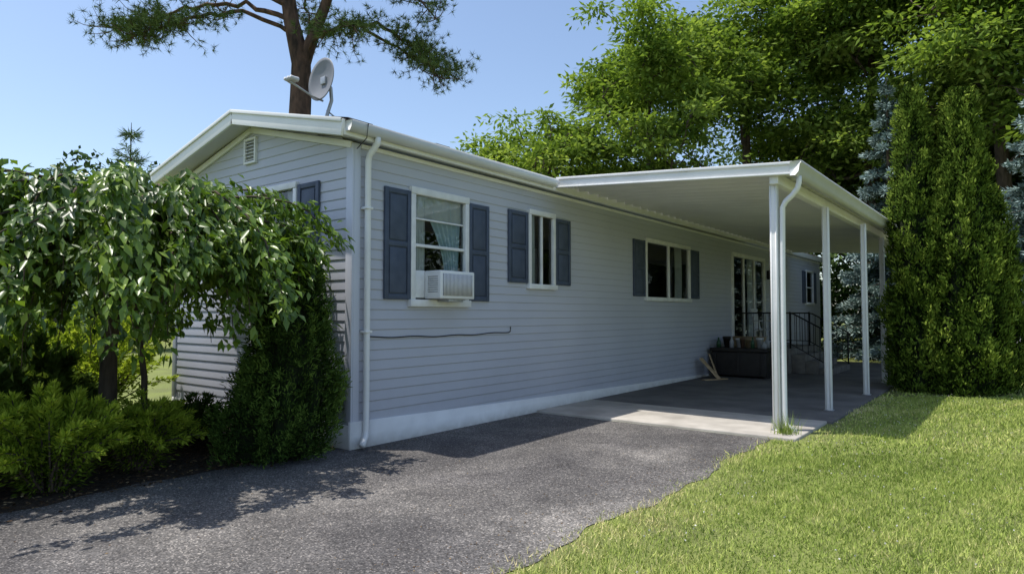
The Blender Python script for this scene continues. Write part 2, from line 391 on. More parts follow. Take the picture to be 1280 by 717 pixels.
mesh('gutter', V, [([(i,(i+1)%n,(i+1)%n+n,i+n) for i in range(n)],0,None),(np.array([list(range(6))]),0,None)], [M_white], house)
tube('downspout', house, [(0.225,0.14,3.24),(0.22,0.14,3.18),(0.10,0.14,3.08),(0.075,0.14,3.02),(0.075,0.14,2.0),(0.075,0.14,1.0),(0.075,0.14,0.20),(0.09,0.12,0.12),(0.16,0.02,0.06)], 0.034, M_white, 10)
for z in (2.5, 1.2): box('downspout_strap', house, (0.012,0.095,z), (0.112,0.185,z+.025), M_white)
def vent():
    u0, u1, z0, z1 = 1.81, 2.07, 3.24, 3.56
    for a in ((u0,u1,0.0,0.045,z0,z0+.03),(u0,u1,0.0,0.045,z1-.03,z1),(u0,u0+.03,0.0,0.045,z0+.031,z1-.031),(u1-.03,u1,0.0,0.045,z0+.031,z1-.031)):
        box('vent_frame', house, *onGab(*a), M_white)
    for i in range(6):
        z = z0+.05+i*.042
        beam('vent_louver', house, (-u0-.03,-.03,z), (-u1+.03,-.03,z), 0.03, 0.008, M_white, 0, up=(0,-.6,1))
    box('vent_back', house, *onGab(u0+.02,u1-.02,0.0,0.018,z0+.02,z1-.02), M_grey, 0)
vent()

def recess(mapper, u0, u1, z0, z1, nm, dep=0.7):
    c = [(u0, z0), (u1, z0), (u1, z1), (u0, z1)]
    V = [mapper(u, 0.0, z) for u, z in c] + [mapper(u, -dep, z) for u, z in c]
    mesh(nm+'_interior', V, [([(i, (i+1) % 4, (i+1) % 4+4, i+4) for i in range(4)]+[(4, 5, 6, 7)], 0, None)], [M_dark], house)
def curtain(mapper, u0, u1, z0, z1, nm, mat, n0=-0.04, fold=.014, gather=None):
    nu, nz = 46, 10; V = []
    for j in range(nz+1):
        t = j/nz; z = z1+(z0-z1)*t
        for i in range(nu+1):
            s = i/nu; u = u0+(u1-u0)*s
            if gather is not None: u = u + (gather-u)*0.65*math.sin(t*math.pi/2)**1.3
            V.append(mapper(u, n0+fold*math.sin(s*38+.6*math.sin(t*3)), z))
    F = [(j*(nu+1)+i, j*(nu+1)+i+1, (j+1)*(nu+1)+i+1, (j+1)*(nu+1)+i) for j in range(nz) for i in range(nu)]
    mesh(nm+'_curtain', V, [(F, 0, None)], [mat], house, True)
def frame(on, u0, u1, z0, z1, nm, t=0.06, d=0.05, vbars=(), hbars=(), mat=None, bt=0.035):
    mat = mat or M_trim
    o = 0.035
    box(nm+'_sill', house, *on(u0-o-.02,u1+o+.02,-0.02,d+.02,z0-o-.012,z0+t-o), mat)
    box(nm+'_head', house, *on(u0-o,u1+o,-0.02,d+.005,z1-t+o,z1+o+.012), mat)
    box(nm+'_jamb_a', house, *on(u0-o,u0+t-o,-0.02,d,z0+t-o+.001,z1-t+o-.001), mat)
    box(nm+'_jamb_b', house, *on(u1-t+o,u1+o,-0.02,d,z0+t-o+.001,z1-t+o-.001), mat)
    for v in vbars: box(nm+'_mullion', house, *on(v-bt/2,v+bt/2,-0.015,d-.015,z0+t-o+.002,z1-t+o-.002), mat)
    for w in hbars: box(nm+'_rail', house, *on(u0+t-o+.001,u1-t+o-.001,-0.012,d-.02,w-bt/2,w+bt/2), mat)
    if on is onLong: V = [(0.004,u0,z0),(0.004,u1,z0),(0.004,u1,z1),(0.004,u0,z1)]
    else: V = [(-u1,-0.004,z0),(-u0,-0.004,z0),(-u0,-0.004,z1),(-u1,-0.004,z1)]
    mesh(nm+'_glass', V, [([(0,1,2,3)],0,None)], [M_glass], house)
def shutter(on, u0, u1, z0, z1, nm):
    p = .012
    box(nm+'_board', house, *on(u0,u1,p,p+.014,z0,z1), M_shut)
    s = .055; mid = z0+(z1-z0)*.5
    for a in ((u0,u0+s,z0,z1),(u1-s,u1,z0,z1)): box(nm+'_stile', house, *on(a[0],a[1],p+.0141,p+.03,a[2]+.001,a[3]-.001), M_shut)
    for zz in (z0, mid-.03, z1-.06): box(nm+'_rail', house, *on(u0+s+.001,u1-s-.001,p+.0141,p+.029,zz+.002,zz+.058), M_shut)
    for a, b in ((z0+.075, mid-.045), (mid+.045, z1-.075)):
        box(nm+'_panel', house, *on(u0+s+.02,u1-s-.02,p+.0141,p+.026,a,b), M_shut, .012)
a,b,c,d = long_open[0]
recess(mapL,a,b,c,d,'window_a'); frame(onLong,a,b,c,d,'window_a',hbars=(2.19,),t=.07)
box('window_a_muntin', house, *onLong(a+.04,b-.04,-.005,.015,2.49,2.51), M_trim)
curtain(mapL,a+.2,b-.02,1.85,d,'window_a',M_cblue,-.06,.02,gather=b-.1)
curtain(mapL,a,a+.25,1.85,d,'window_a2',M_cur,-.04,.012)
curtain(mapL,a,b,2.52,d,'window_a3',M_cur,-.035,.008)
shutter(onLong,.41,.80,1.56,2.80,'shutter_a'); shutter(onLong,1.80,2.19,1.56,2.80,'shutter_b')
a,b,c,d = long_open[1]
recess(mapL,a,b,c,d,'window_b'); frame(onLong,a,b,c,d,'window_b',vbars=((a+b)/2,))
curtain(mapL,a,a+.2,c,d,'window_b',M_cur)
shutter(onLong,2.61,3.05,1.83,2.83,'shutter_c'); shutter(onLong,3.75,4.16,1.83,2.83,'shutter_d')
a,b,c,d = long_open[2]
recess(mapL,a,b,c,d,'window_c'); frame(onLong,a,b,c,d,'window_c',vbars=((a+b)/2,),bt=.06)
curtain(mapL,a,a+.3,c,d,'window_c',M_cur,-.15,.02); curtain(mapL,b-.35,b,c,d,'window_c2',M_cur,-.15,.02)
shutter(onLong,6.27,6.73,1.72,2.76,'shutter_e'); shutter(onLong,8.86,9.34,1.72,2.76,'shutter_f')
a,b,c,d = long_open[3]
recess(mapL,a,b,c,d,'patio_door',1.2); frame(onLong,a,b,c,d,'patio_door',t=.09,vbars=(a+.85,a+1.7),bt=.09)
curtain(mapL,a+1.75,b,c,d,'patio_door',M_cur,-.2,.02)
box('porch_lamp', house, *onLong(14.25,14.35,.018,.13,2.35,2.6), M_blk, .02)
a,b,c,d = long_open[4]
recess(mapL,a,b,c,d,'window_d'); frame(onLong,a,b,c,d,'window_d',hbars=(2.27,))
shutter(onLong,18.05,18.44,1.75,2.8,'shutter_g'); shutter(onLong,19.46,19.85,1.75,2.8,'shutter_h')
a,b,c,d = gab_open[0]
recess(mapG,a,b,c,d,'window_e'); frame(onGab,a,b,c,d,'window_e',hbars=(2.33,)); curtain(mapG,a,a+.25,1.85,d,'window_e',M_cur); curtain(mapG,b-.25,b,1.85,d,'window_e2',M_cur)
shutter(onGab,.54,.93,1.83,2.86,'shutter_i'); shutter(onGab,1.98,2.36,1.83,2.86,'shutter_j')

ac = root('window_air_conditioner')
box('case', ac, (0.02, 1.03, 1.575), (0.28, 1.62, 1.90), M_white, .012)
box('side_panel_a', ac, (0.012, 0.87, 1.585), (0.03, 1.028, 1.90), M_trim)
box('side_panel_b', ac, (0.012, 1.622, 1.585), (0.03, 1.71, 1.90), M_trim)
box('grille_back', ac, (0.281, 1.07, 1.61), (0.284, 1.58, 1.865), M_grey, 0)
for i in range(22):
    y = 1.08+i*.0228; box('grille_fin', ac, (0.2845, y, 1.612), (0.292, y+.008, 1.863), M_white, 0)
for i in range(8): box('side_louver', ac, (0.08, 1.0265, 1.65+i*.025), (0.24, 1.0295, 1.66+i*.025), M_grey, 0)
box('bracket', ac, (0.035, 1.2, 1.54), (0.25, 1.45, 1.574), M_galv)

cab = root('power_cable')
ys = np.linspace(0.18, 2.62, 40)
tube('cable', cab, [(0.022, y, 1.155-0.018*math.sin((y-.18)/2.44*math.pi)+.006*math.sin(y*9)) for y in ys]+[(0.022,2.66,1.165),(0.022,2.665,1.20),(0.028,2.655,1.225)], 0.0065, M_blk, 8)
tube('roof_cable', cab, [(0.21,.02,3.36),(0.3,-.05,3.33),(0.24,-.02,3.2),(0.06,.0,3.12)], 0.005, M_blk, 6)

# ------------------------------------------------------------ carport
cp = root('carport')
Y0, Y1 = 3.55, 16.2; XA = 0.20; ZA, ZB = 3.365, 3.135
sk_ = lambda y: .0105*(y-Y0)
XB = lambda y: 3.42+sk_(y)
zs = lambda x: ZA+(ZB-ZA)*(x-XA)/(3.42-XA)
off = []
y = Y0+.03
while y < Y1-.02:
    off += [(y, -.05), (y+.262, -.05), (y+.266, -.09), (y+.294, -.09), (y+.298, -.05)]; y += .30
V = [(XA, yy, ZA+oz) for yy, oz in off]+[(XB(yy), yy, ZB+oz) for yy, oz in off]
n = len(off)
F = [(i, i+1, n+i+1, n+i) for i in range(n-1)]
mesh('ceiling_pans', V, [(F, 0, None)], [surf('ceiling_paint', (0.80,0.80,0.79), (0.72,0.72,0.715), 0.4, 1.5, spec=.4)], cp)
mesh('roof_top', [(XA,Y0,ZA),(XB(Y0),Y0,ZB),(XB(Y1),Y1,ZB),(XA,Y1,ZA)], [([(0,1,2,3)],0,None)], [M_white], cp)
xe = XB(Y0)+.06
beam('front_fascia', cp, (XA,Y0,ZA-.055), (xe,Y0,zs(xe)-.055), .035, .15, M_white)
beam('front_fascia_lip', cp, (XA,Y0-.028,ZA+.005), (xe+.01,Y0-.028,zs(xe)+.005), .022, .035, M_white)
beam('front_fascia_lip_b', cp, (XA,Y0-.028,ZA-.118), (xe,Y0-.028,zs(xe)-.118), .02, .02, M_white)
xe2 = XB(Y1)+.06
beam('rear_fascia', cp, (XA,Y1,ZA-.055), (xe2,Y1,ZB-.055), .035, .15, M_white)
gp = [(.02,3.15),(.02,2.99),(.08,2.99),(.115,3.03),(.13,3.12),(.145,3.125),(.145,3.155),(.08,3.155)]
V = [(XB(Y0)+x, Y0-.045, z) for x, z in gp]+[(XB(Y1)+x, Y1+.02, z) for x, z in gp]; n = len(gp)
mesh('gutter', V, [([(i,(i+1)%n,(i+1)%n+n,i+n) for i in range(n)],0,None),(np.array([list(range(n)), list(range(n,2*n))[::-1]]),0,None)], [M_white], cp)
beam('post_beam', cp, (XB(Y0)-.18, Y0+.03, 2.993), (XB(Y1)-.18, Y1-.03, 2.993), .10, .125, M_white)
for i, (y, x) in enumerate(((3.70,3.205), (5.78,3.33), (8.10,3.43), (10.45,3.37), (12.9,3.40), (15.6,3.42))):
    box('post', cp, (x-.042, y-.045, 0.02), (x+.042, y+.045, 2.93), M_whited, .006)
    for q in (-.026, .026):
        box('post_flute', cp, (x-.046, y+q-.006, 0.05), (x-.042, y+q+.006, 2.92), M_white, 0)
        box('post_flute', cp, (x+q-.006, y-.049, 0.05), (x+q+.006, y-.045, 2.92), M_white, 0)
    box('post_foot', cp, (x-.062, y-.065, 0.035), (x+.062, y+.065, 0.045), M_galv, 0)
tube('downspout', cp, [(3.50,3.66,3.0),(3.50,3.66,2.93),(3.485,3.665,2.87),(3.42,3.68,2.79),(3.34,3.70,2.73),(3.30,3.705,2.66),(3.29,3.705,2.0),(3.285,3.705,1.0),(3.285,3.705,.16),(3.31,3.70,.09),(3.41,3.66,.05)], .032, M_white, 10)

# ------------------------------------------------------------ steps, rail, chest
st = root('concrete_steps')
box('landing', st, (0.05, 11.3, 0.034), (1.35, 13.9, 0.60), M_step, .015)
for i in range(3):
    box('step', st, (1.352+i*.29, 11.5, 0.034), (1.64+i*.29, 13.4, .46-i*.142), M_step, .015)
rl = root('iron_railing')
def rail(y):
    tube('top_rail', rl, [(0.12,y,1.42),(1.3,y,1.42),(1.40,y,1.40),(2.2,y,.95),(2.26,y,.90)], .017, M_blk, 8)
    tube('bottom_rail', rl, [(0.12,y,.72),(1.3,y,.72),(2.22,y,.20)], .011, M_blk, 8)
    for i in range(18):
        x = .12+i*.122
        zt = 1.42 if x < 1.34 else 1.42-(x-1.34)*.57; zb = .72 if x < 1.3 else .72-(x-1.3)*.565
        tube('baluster', rl, [(x,y,zb),(x,y,(zt+zb)/2),(x,y,zt)], .008, M_blk, 6)
    tube('newel', rl, [(1.32,y,.60),(1.32,y,1.0),(1.32,y,1.45)], .018, M_blk, 8)
    tube('newel', rl, [(2.2,y,.04),(2.2,y,.5),(2.2,y,.96)], .018, M_blk, 8)
rail(11.53); rail(13.3)
ch = root('storage_chest')
box('body', ch, (0.12, 9.75, 0.07), (1.30, 10.40, .58), M_chest, .02)
box('lid', ch, (0.09, 9.72, .582), (1.33, 10.43, .66), M_chest, .02)
for x in (.2, .7, 1.2): box('rib', ch, (x-.03, 9.735, .09), (x+.03, 9.749, .57), M_chest, .005)
for x in (.17, 1.25): box('foot', ch, (x-.04, 9.8, .034), (x+.04, 10.35, .069), M_chest, 0)
def lathe(name, parent, c, prof, mat, n=14):
    V = []
    for r, z in prof:
        for i in range(n): V.append((c[0]+r*math.cos(i*2*math.pi/n), c[1]+r*math.sin(i*2*math.pi/n), c[2]+z))
    F = [(j*n+i, j*n+(i+1)%n, (j+1)*n+(i+1)%n, (j+1)*n+i) for j in range(len(prof)-1) for i in range(n)]
    return mesh(name, V, [(F,0,None),(np.array([list(range(n))[::-1], list(range((len(prof)-1)*n, len(prof)*n))]),0,None)], [mat], parent, True)
M_brn = surf('brown_paint', (.10,.06,.04)); M_terra = surf('terracotta', (.22,.12,.08)); M_green = surf('green_glass', (.03,.08,.04), rough=.1)
M_tan = surf('tan_cardboard', (.36,.27,.17))
for i,(x,y,r,hh,m) in enumerate([(.22,9.95,.05,.22,M_green),(.36,10.1,.09,.24,M_chest),(.52,9.92,.045,.26,M_grey),(.64,10.12,.09,.20,M_lgrey),(.76,9.9,.05,.22,M_brn),(.84,10.15,.09,.20,M_tan),(.97,9.92,.04,.24,M_green),(1.07,10.1,.07,.22,M_lgrey),(1.2,9.95,.06,.15,M_grey),(1.18,10.25,.05,.27,M_grey)]):
    e = root('bottle' if m in (M_green, M_grey) else 'flower_pot')
    if m in (M_green, M_grey): lathe('body', e, (x,y,.661), [(r,0),(r,hh*.55),(r*.4,hh*.75),(r*.35,hh),(r*.2,hh)], m)
    else: lathe('body', e, (x,y,.661), [(r*.7,0),(r,hh*.8),(r*1.12,hh*.8),(r*1.12,hh),(r*.9,hh),(r*.85,hh*.85),(0.001,hh*.84)], m)
cb = root('cardboard_box')
box('body', cb, (.32,10.45,.034), (.95,10.95,.88), M_tan, .006)
box('flap', cb, (.32,10.40,.882), (.95,10.70,.89), M_tan, 0)
pc = root('patio_chair')
for x, y in ((.45,11.75),(.9,11.75),(.45,12.2),(.9,12.2)): beam('leg', pc, (x,y,.602),(x*.96+.02,y,1.0), .035, .035, M_lgrey)
box('seat', pc, (.42,11.72,1.0),(.93,12.23,1.035), M_lgrey, .012)
for i in range(5): beam('back_slat', pc, (.45,11.79+i*.095,1.03),(.36,11.79+i*.095,1.48), .065, .02, M_lgrey, up=(1,0,0))
beam('back_top', pc, (.36,11.74,1.49),(.36,12.23,1.49), .035,.06, M_lgrey)
for y in (11.74,12.21): beam('armrest', pc, (.40,y,1.23),(.93,y,1.23), .05,.025, M_lgrey)
bd = root('plywood_offcut')
beam('board_a', bd, (0.42,9.35,.036),(.20,9.45,.52), .22, .014, M_wood, up=(1,0.3,0.4))
beam('board_b', bd, (0.52,9.15,.04),(.13,9.12,.46), .18, .014, M_wood, up=(1,0,0.8))
beam('board_c', bd, (0.35,8.7,.045),(.62,9.25,.045), .12, .016, M_wood)
fp = root('white_fence_post')
box('shaft', fp, (5.46,12.86,0),(5.55,12.95,1.25), M_whited); box('cap', fp, (5.445,12.845,1.251),(5.565,12.965,1.29), M_whited)

# ------------------------------------------------------------ satellite dish
sd = root('satellite_dish')
C = np.array([-1.02, 0.32, 4.19]); nrm = np.array([0.02, -0.98, 0.10]); nrm /= np.linalg.norm(nrm)
rt = np.cross(nrm, [0,0,1]); rt /= np.linalg.norm(rt); up = np.cross(rt, nrm)
V = []; nr, na = 8, 40
for side in (0, 1):
    for i in range(nr+1):
        r = i/nr
        for j in range(na):
            a = j*2*math.pi/na
            V.append(C + rt*r*.235*math.cos(a) + up*r*.265*math.sin(a) + nrm*(.055*(r*r-1)) - nrm*.008*side)
F = []
for side in (0, 1):
    o = side*(nr+1)*na
    F += [(o+i*na+j, o+i*na+(j+1)%na, o+(i+1)*na+(j+1)%na, o+(i+1)*na+j) for i in range(nr) for j in range(na)]
o = nr*na; o2 = o+(nr+1)*na
F += [(o+j, o+(j+1)%na, o2+(j+1)%na, o2+j) for j in range(na)]
mesh('reflector', V, [(F,0,None)], [M_dish], sd, True)
bk = C - nrm*.07
tube('mast', sd, [bk, bk-nrm*.08-up*.05, bk-nrm*.09-np.array([0,0,.2]), (-1.06,.42,3.72), (-1.08,.36,3.62)], .022, M_galv)
box('foot', sd, (-1.17,.26,3.60),(-.99,.46,3.635), M_galv)
for q in (-.14, .14): tube('strut', sd, [(-1.06+q*1.6,.42+.2,3.61),(-1.06,.44,3.85)], .009, M_galv, 6)
lo = C - up*.25 - nrm*.02; fd = C + nrm*.40 - up*.16
tube('arm', sd, [lo-nrm*.04, lo+nrm*.12, fd-up*.03], .013, M_galv, 8)
for q in (-.055, 0, .055):
    p = fd+rt*q; tube('feed_horn', sd, [p+nrm*.04, p, p-nrm*.05, p-nrm*.06], [.02,.022,.03,.03], M_lgrey, 10)
box('clamp', sd, tuple(bk-.045), tuple(bk+.045), M_galv)

# ------------------------------------------------------------ vegetation
def arc(p0, p1, sag, n=7, wig=.0):
    t = np.linspace(0, 1, n)[:, None]; p0 = np.asarray(p0, float); p1 = np.asarray(p1, float)
    P = p0*(1-t)+p1*t; P[:, 2] += (sag*np.sin(t*math.pi))[:, 0]
    P[1:-1] += rng.normal(size=(n-2, 3))*wig
    return P
def broadleaf(name, base, H, R, trunk_r, zc0, nl, nclump, per, ln, wd, mats, crad=.75, lean=(0,0), lumps=5, flat=.38, seed=1):
    global rng
    rng = np.random.default_rng(seed)
    g = Geo(); bx, by = base
    n = 12; t = np.linspace(0, 1, n)
    tr = np.c_[bx+lean[0]*t**1.5+.12*np.sin(t*5+seed), by+lean[1]*t**1.5+.12*np.cos(t*4+seed), H*.82*t]
    g.tube(tr, trunk_r*(1-.82*t)+.02, 10)
    pts = [tr[4:]]; lob = []
    for i in range(nl):
        a = i*2.4+rng.uniform(-.4, .4); f = rng.uniform(.3, .95)
        p0 = tr[min(int(f*(n-1)), n-1)]; rr = R*rng.uniform(.6, 1.0)*(1.2-f*.65)
        p1 = np.array([p0[0]+rr*math.cos(a), p0[1]+rr*math.sin(a), min(p0[2]+H*rng.uniform(.08, .26), H*.97)])
        P = arc(p0, p1, -.25*rr*.4, 9, .09*R*.35)
        g.tube(P, np.linspace(trunk_r*.42*(1.15-f), .02, 9), 6); pts.append(P[2:])
        lob += [P[8], P[7], P[6]+[0, 0, .4], P[8]+[0, 0, .5]]
        for q in range(2):
            s = P[5+q]; e = s+np.array([math.cos(a+rng.normal()), math.sin(a+rng.normal()), rng.uniform(.1, .6)])*R*.38
            B = arc(s, e, .1, 6, .05); g.tube(B, np.linspace(.04, .012, 6), 5); pts.append(B[2:]); lob.append(e)
    lob.append(tr[-1]); lob.append(tr[-1]+[0, 0, H*.1])
    pts = np.concatenate(pts); lob = np.array(lob)
    cc = lob[rng.integers(0, len(lob), nclump)] + rng.normal(size=(nclump, 3))*[R*.17, R*.17, H*.032]
    cc = cc[cc[:, 2] > zc0]; nclump = len(cc)
    for c in cc:
        d = np.linalg.norm(pts-c, axis=1)+ (pts[:, 2] > c[2])*.8; q = pts[d.argmin()]
        g.tube(arc(q, c, .12, 5, .06), np.linspace(.028, .008, 5), 4)
    tot = nclump*per
    ci = np.repeat(np.arange(nclump), per)
    cr = crad*rng.uniform(.6, 1.25, nclump)
    o = rng.normal(size=(tot, 3))*.5*[1, 1, flat]
    P = cc[ci]+o*cr[ci][:, None]; P[:, 2] -= .22*(o[:, 0]**2+o[:, 1]**2)*cr[ci]
    D = unit(o*[1, 1, .4]+rn(tot, .5)) + [0, 0, -.25]
    N = rn(tot, .5)+[0, 0, 1]
    tone = rng.normal(size=nclump)*.18
    r = np.clip(.45+tone[ci]+rng.normal(size=tot)*.13+.14*o[:, 2], 0, 1)
    g.leaves(P, D, N, ln*rng.uniform(.6, 1.3, tot), wd*rng.uniform(.7, 1.2, tot), 1, r)
    return g.build(name, mats)
M_loc = leafmat('locust_leaf', [(0, (0.06,0.11,0.02)), (.5, (0.19,0.275,0.055)), (1, (0.36,0.45,0.12))], .42)
M_mapl = leafmat('dark_tree_leaf', [(0, (0.025,0.05,0.014)), (.5, (0.065,0.11,0.028)), (1, (0.14,0.20,0.05))], .25)
broadleaf('locust_tree', (-7.2,13.6), 8.8, 3.0, .22, 2.2, 12, 150, 160, .22, .10, [M_bark,M_loc], .85, seed=3)
broadleaf('locust_tree', (-5.2,17.6), 13.8, 3.9, .26, 4.5, 13, 170, 170, .25, .11, [M_bark,M_loc], .95, seed=5)
broadleaf('locust_tree', (-3.2,23.2), 16.5, 4.8, .3, 4.0, 15, 230, 170, .27, .115, [M_bark,M_loc], 1.05, seed=8)
broadleaf('locust_tree', (1.2,24.0), 17.5, 4.9, .3, 3.0, 15, 250, 170, .27, .115, [M_bark,M_loc], 1.05, seed=9)
broadleaf('locust_tree', (5.2,22.6), 16.5, 4.8, .3, 2.2, 15, 250, 170, .26, .11, [M_bark,M_loc], 1.05, seed=13)
broadleaf('locust_tree', (9.8,21.0), 15.5, 4.6, .3, 2.2, 14, 180, 160, .26, .11, [M_bark,M_loc], 1.0, seed=14)
broadleaf('maple_tree', (-8.3,21), 7.9, 3.2, .2, 1.0, 10, 130, 150, .26, .16, [M_bark,M_mapl], .95, seed=21)
broadleaf('maple_tree', (8.0,27), 9.5, 5.0, .25, .4, 11, 190, 160, .30, .18, [M_bark,M_mapl], 1.2, seed=22)
broadleaf('maple_tree', (1.5,29), 11.0, 5.5, .25, .4, 12, 200, 160, .32, .19, [M_bark,M_mapl], 1.3, seed=23)
broadleaf('maple_tree', (11.5,24), 8.5, 4.5, .25, .3, 11, 170, 150, .30, .18, [M_bark,M_mapl], 1.2, seed=24)

rng = np.random.default_rng(31)
g = Geo()
def mass(cx, cy, R, H, n, sz):
    P0 = unit(rng.normal(size=(n, 3)))
    lump = 1+.16*np.sin(P0[:, 0]*5+cx)*np.sin(P0[:, 1]*6+cy)+.14*np.sin(P0[:, 2]*8+cx*3)
    rr = (rng.random(n)**.25)*lump
    P = P0*rr[:, None]*[R, R, H*.52]+[cx, cy, H*.5]
    P = P[P[:, 2] > 0]; k = len(P)
    g.leaves(P, rn(k), rn(k, .6)+[0, 0, 1], sz*rng.uniform(.6, 1.3, k), sz*.6, 0, np.clip(.4+rng.normal(size=k)*.2, 0, 1))
for (x, y, R, H) in [(-41,14,5.5,11.5),(-50,8,6,10),(-36,24,5,8.5),(-30,19,4,6.5),(-24,32,6,9),(-15,38,7,10),(-52,-4,7,9),(-45,-14,7,9),(-56,20,7,10.5),(-33,8,3.5,5.5),(-30,1,3.5,4.5),(-36,-8,4.5,6),(-5,42,8,10),(8,44,8,11),(18,38,7,11),(24,30,6,10),(30,22,6,10)]:
    mass(x, y, R, H, 6000, .45)
g.build('distant_trees', [leafmat('distant_leaf', [(0, (0.045,0.075,0.025)), (.5, (0.09,0.14,0.045)), (1, (0.17,0.23,0.075))], 0)])
g = Geo()
for (x, y, R, H) in [(.5,23.5,1.8,3.4),(3.2,23,1.9,3.8),(6,24,2.0,3.6),(9,23.5,2.1,3.9),(12.5,22.5,2.2,3.6),(16,20,2.2,3.4),(-2,23,2,3.4)]:
    mass(x, y, R, H, 5200, .17)
g.build('hedge', [M_mapl])

def conifer(name, base, H, R, nwh, mats, needle=.09, seed=1, droop=.25, per=26, wdt=.02):
    global rng; rng = np.random.default_rng(seed)
    g = Geo(); bx, by = base
    g.tube([(bx, by, 0), (bx, by, H*.5), (bx, by, H)], [.13*H/8, .07*H/8, .01], 8)
    PP = []; DD = []; RR = []
    z = .25
    while z < H*.985:
        f = 1-z/H; r = R*(f**.85)+.05; nb = max(5, int(5+6*f))
        a0 = rng.uniform(0, 6.28)
        for i in range(nb):
            a = a0+i*6.283/nb+rng.normal()*.2; rr = r*rng.uniform(.65, 1.15)
            o = np.array([math.cos(a), math.sin(a), 0]); dz = rng.normal()*.08
            t = np.linspace(0, 1, 6)[:, None]
            B = np.array([bx, by, z+dz])+o*t*rr + np.array([0, 0, 1])*(-droop*rr*(t**1.2)+.18*rr*t**3)
            g.tube(B, np.linspace(.022, .005, 6), 4)
            k = int(per*(rr*2.2+.6))*2
            s = rng.random(k)**.7
            side = np.cross(o, [0, 0, 1])
            off = rng.normal(size=k)*.17*rr*(1.15-s)*.9+rng.normal(size=k)*.035
            Q = np.array([bx, by, z+dz])+o*(s*rr)[:, None]+side*off[:, None]
            Q[:, 2] += -droop*rr*(s**1.2)+.18*rr*s**3 - abs(rng.normal(size=k))*.10*(s) - abs(off)*.3
            PP.append(Q); DD.append(o*.8+side*np.sign(off)[:, None]*.6+rn(k, .45)); RR.append(np.clip(.1+.75*s**1.5+rng.normal(size=k)*.12, 0, 1))
        z += H/nwh*rng.uniform(.8, 1.2)
    P = np.concatenate(PP); D = np.concatenate(DD); r = np.concatenate(RR); k = len(P)
    g.leaves(P, D, rn(k, .6)+[0, 0, 1], needle*rng.uniform(.7, 1.3, k), wdt, 1, r)
    g.leaves(P, D+rn(k, .6), rn(k), needle*rng.uniform(.7, 1.3, k), wdt, 1, r)
    return g.build(name, mats)
M_bs = leafmat('blue_spruce_needle', [(0, (0.03,0.05,0.045)), (.5, (0.14,0.20,0.185)), (1, (0.40,0.50,0.48))], 0)
conifer('blue_spruce', (2.45,18.6), 8.7, 2.0, 18, [M_bark,M_bs], .15, 41, wdt=.045, droop=.4)
conifer('blue_spruce', (6.2,16.6), 8.4, 2.0, 18, [M_bark,M_bs], .15, 42, wdt=.045, droop=.4)
M_yp = leafmat('young_pine_needle', [(0, (0.09,0.14,0.06)), (1, (0.25,0.34,0.18))], 0)
conifer('young_pine', (-21.5,6.4), 8.8, 2.2, 10, [M_bark,M_yp], .34, 43, droop=-.55, per=9, wdt=.035)
conifer('young_pine', (-24.5,5.0), 7.2, 2.0, 9, [M_bark,M_yp], .34, 44, droop=-.55, per=9, wdt=.035)

def columnar(name, tops, mats, n, ln, wd, seed, upb=1.0, lump=.12, expo=.5, basez=.0, tuft=1, fz=7, fl=.72, spikes=0):
    global rng; rng = np.random.default_rng(seed); g = Geo()
    for (x, y, H, R, lx, ly) in tops:
        def prof(f):
            return R*np.clip((1-f), 0, 1)**expo*np.clip(.78+f*1.6, 0, 1)
        def lpf(a, f):
            return 1+lump*np.sin(a*4+f*fz+x*7)*np.sin(f*H*2.3-a*2+1)+lump*.7*np.sin(a*7-f*fz*1.7)+lump*.5*np.sin(a*3+f*H*7)
        nz, na = 40, 32; V = []
        for i in range(nz+1):
            f = i/nz
            for j in range(na):
                a = j*6.283/na; r = prof(f*.97)*fl*float(lpf(a, f))+.005
                V.append((x+lx*f+r*math.cos(a), y+ly*f+r*math.sin(a), basez+.05+(H*.94-.05)*f))
        F = [(i*na+j, i*na+(j+1)%na, (i+1)*na+(j+1)%na, (i+1)*na+j) for i in range(nz) for j in range(na)]
        g.add(V, F, 0)
        m = n//tuft
        f = rng.random(m)**1.2; a = rng.uniform(0, 6.283, m)
        if spikes:
            # foliage gathers in upright plumes that stand clear of the body
            sa = rng.uniform(0, 6.283, spikes); sf = rng.random(spikes)**1.1*.93
            w = rng.integers(0, spikes, m); pick = rng.random(m) < .72
            up_ = rng.random(m)
            a = np.where(pick, sa[w]+rng.normal(size=m)*.10*(1.1-up_), a)
            f = np.where(pick, np.clip(sf[w]+up_*.42/H, 0, .995), f)
            ex = np.where(pick, .03+.10*up_, 0)
            tone_s = rng.normal(size=spikes)*.13
        lp = lpf(a, f)
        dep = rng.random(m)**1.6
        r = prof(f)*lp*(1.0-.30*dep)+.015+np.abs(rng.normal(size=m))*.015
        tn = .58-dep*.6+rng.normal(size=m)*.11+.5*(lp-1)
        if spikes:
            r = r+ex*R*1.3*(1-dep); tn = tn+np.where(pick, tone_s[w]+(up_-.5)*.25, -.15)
        P = np.c_[x+lx*f+r*np.cos(a), y+ly*f+r*np.sin(a), basez+.03+f*(H-.08)]
        o = np.c_[np.cos(a), np.sin(a), np.zeros(m)]
        Ds = o*.5+rn(m, .25)+[0, 0, upb]
        No = o+rn(m, .6)
        idx = np.repeat(np.arange(m), tuft); k = len(idx)
        Pq = P[idx]+rn(k, 1)*ln*(.42 if tuft > 1 else .2)
        Dq = unit(Ds[idx])+rn(k, .38)
        g.leaves(Pq, Dq, No[idx]+rn(k, .3), ln*rng.uniform(.6, 1.4, k), wd*rng.uniform(.7, 1.3, k), 1, np.clip(tn[idx]+rng.normal(size=k)*.08, 0, 1))
    return g.build(name, mats)
M_core = surf('evergreen_core', (0.012,0.02,0.006), None, .95)
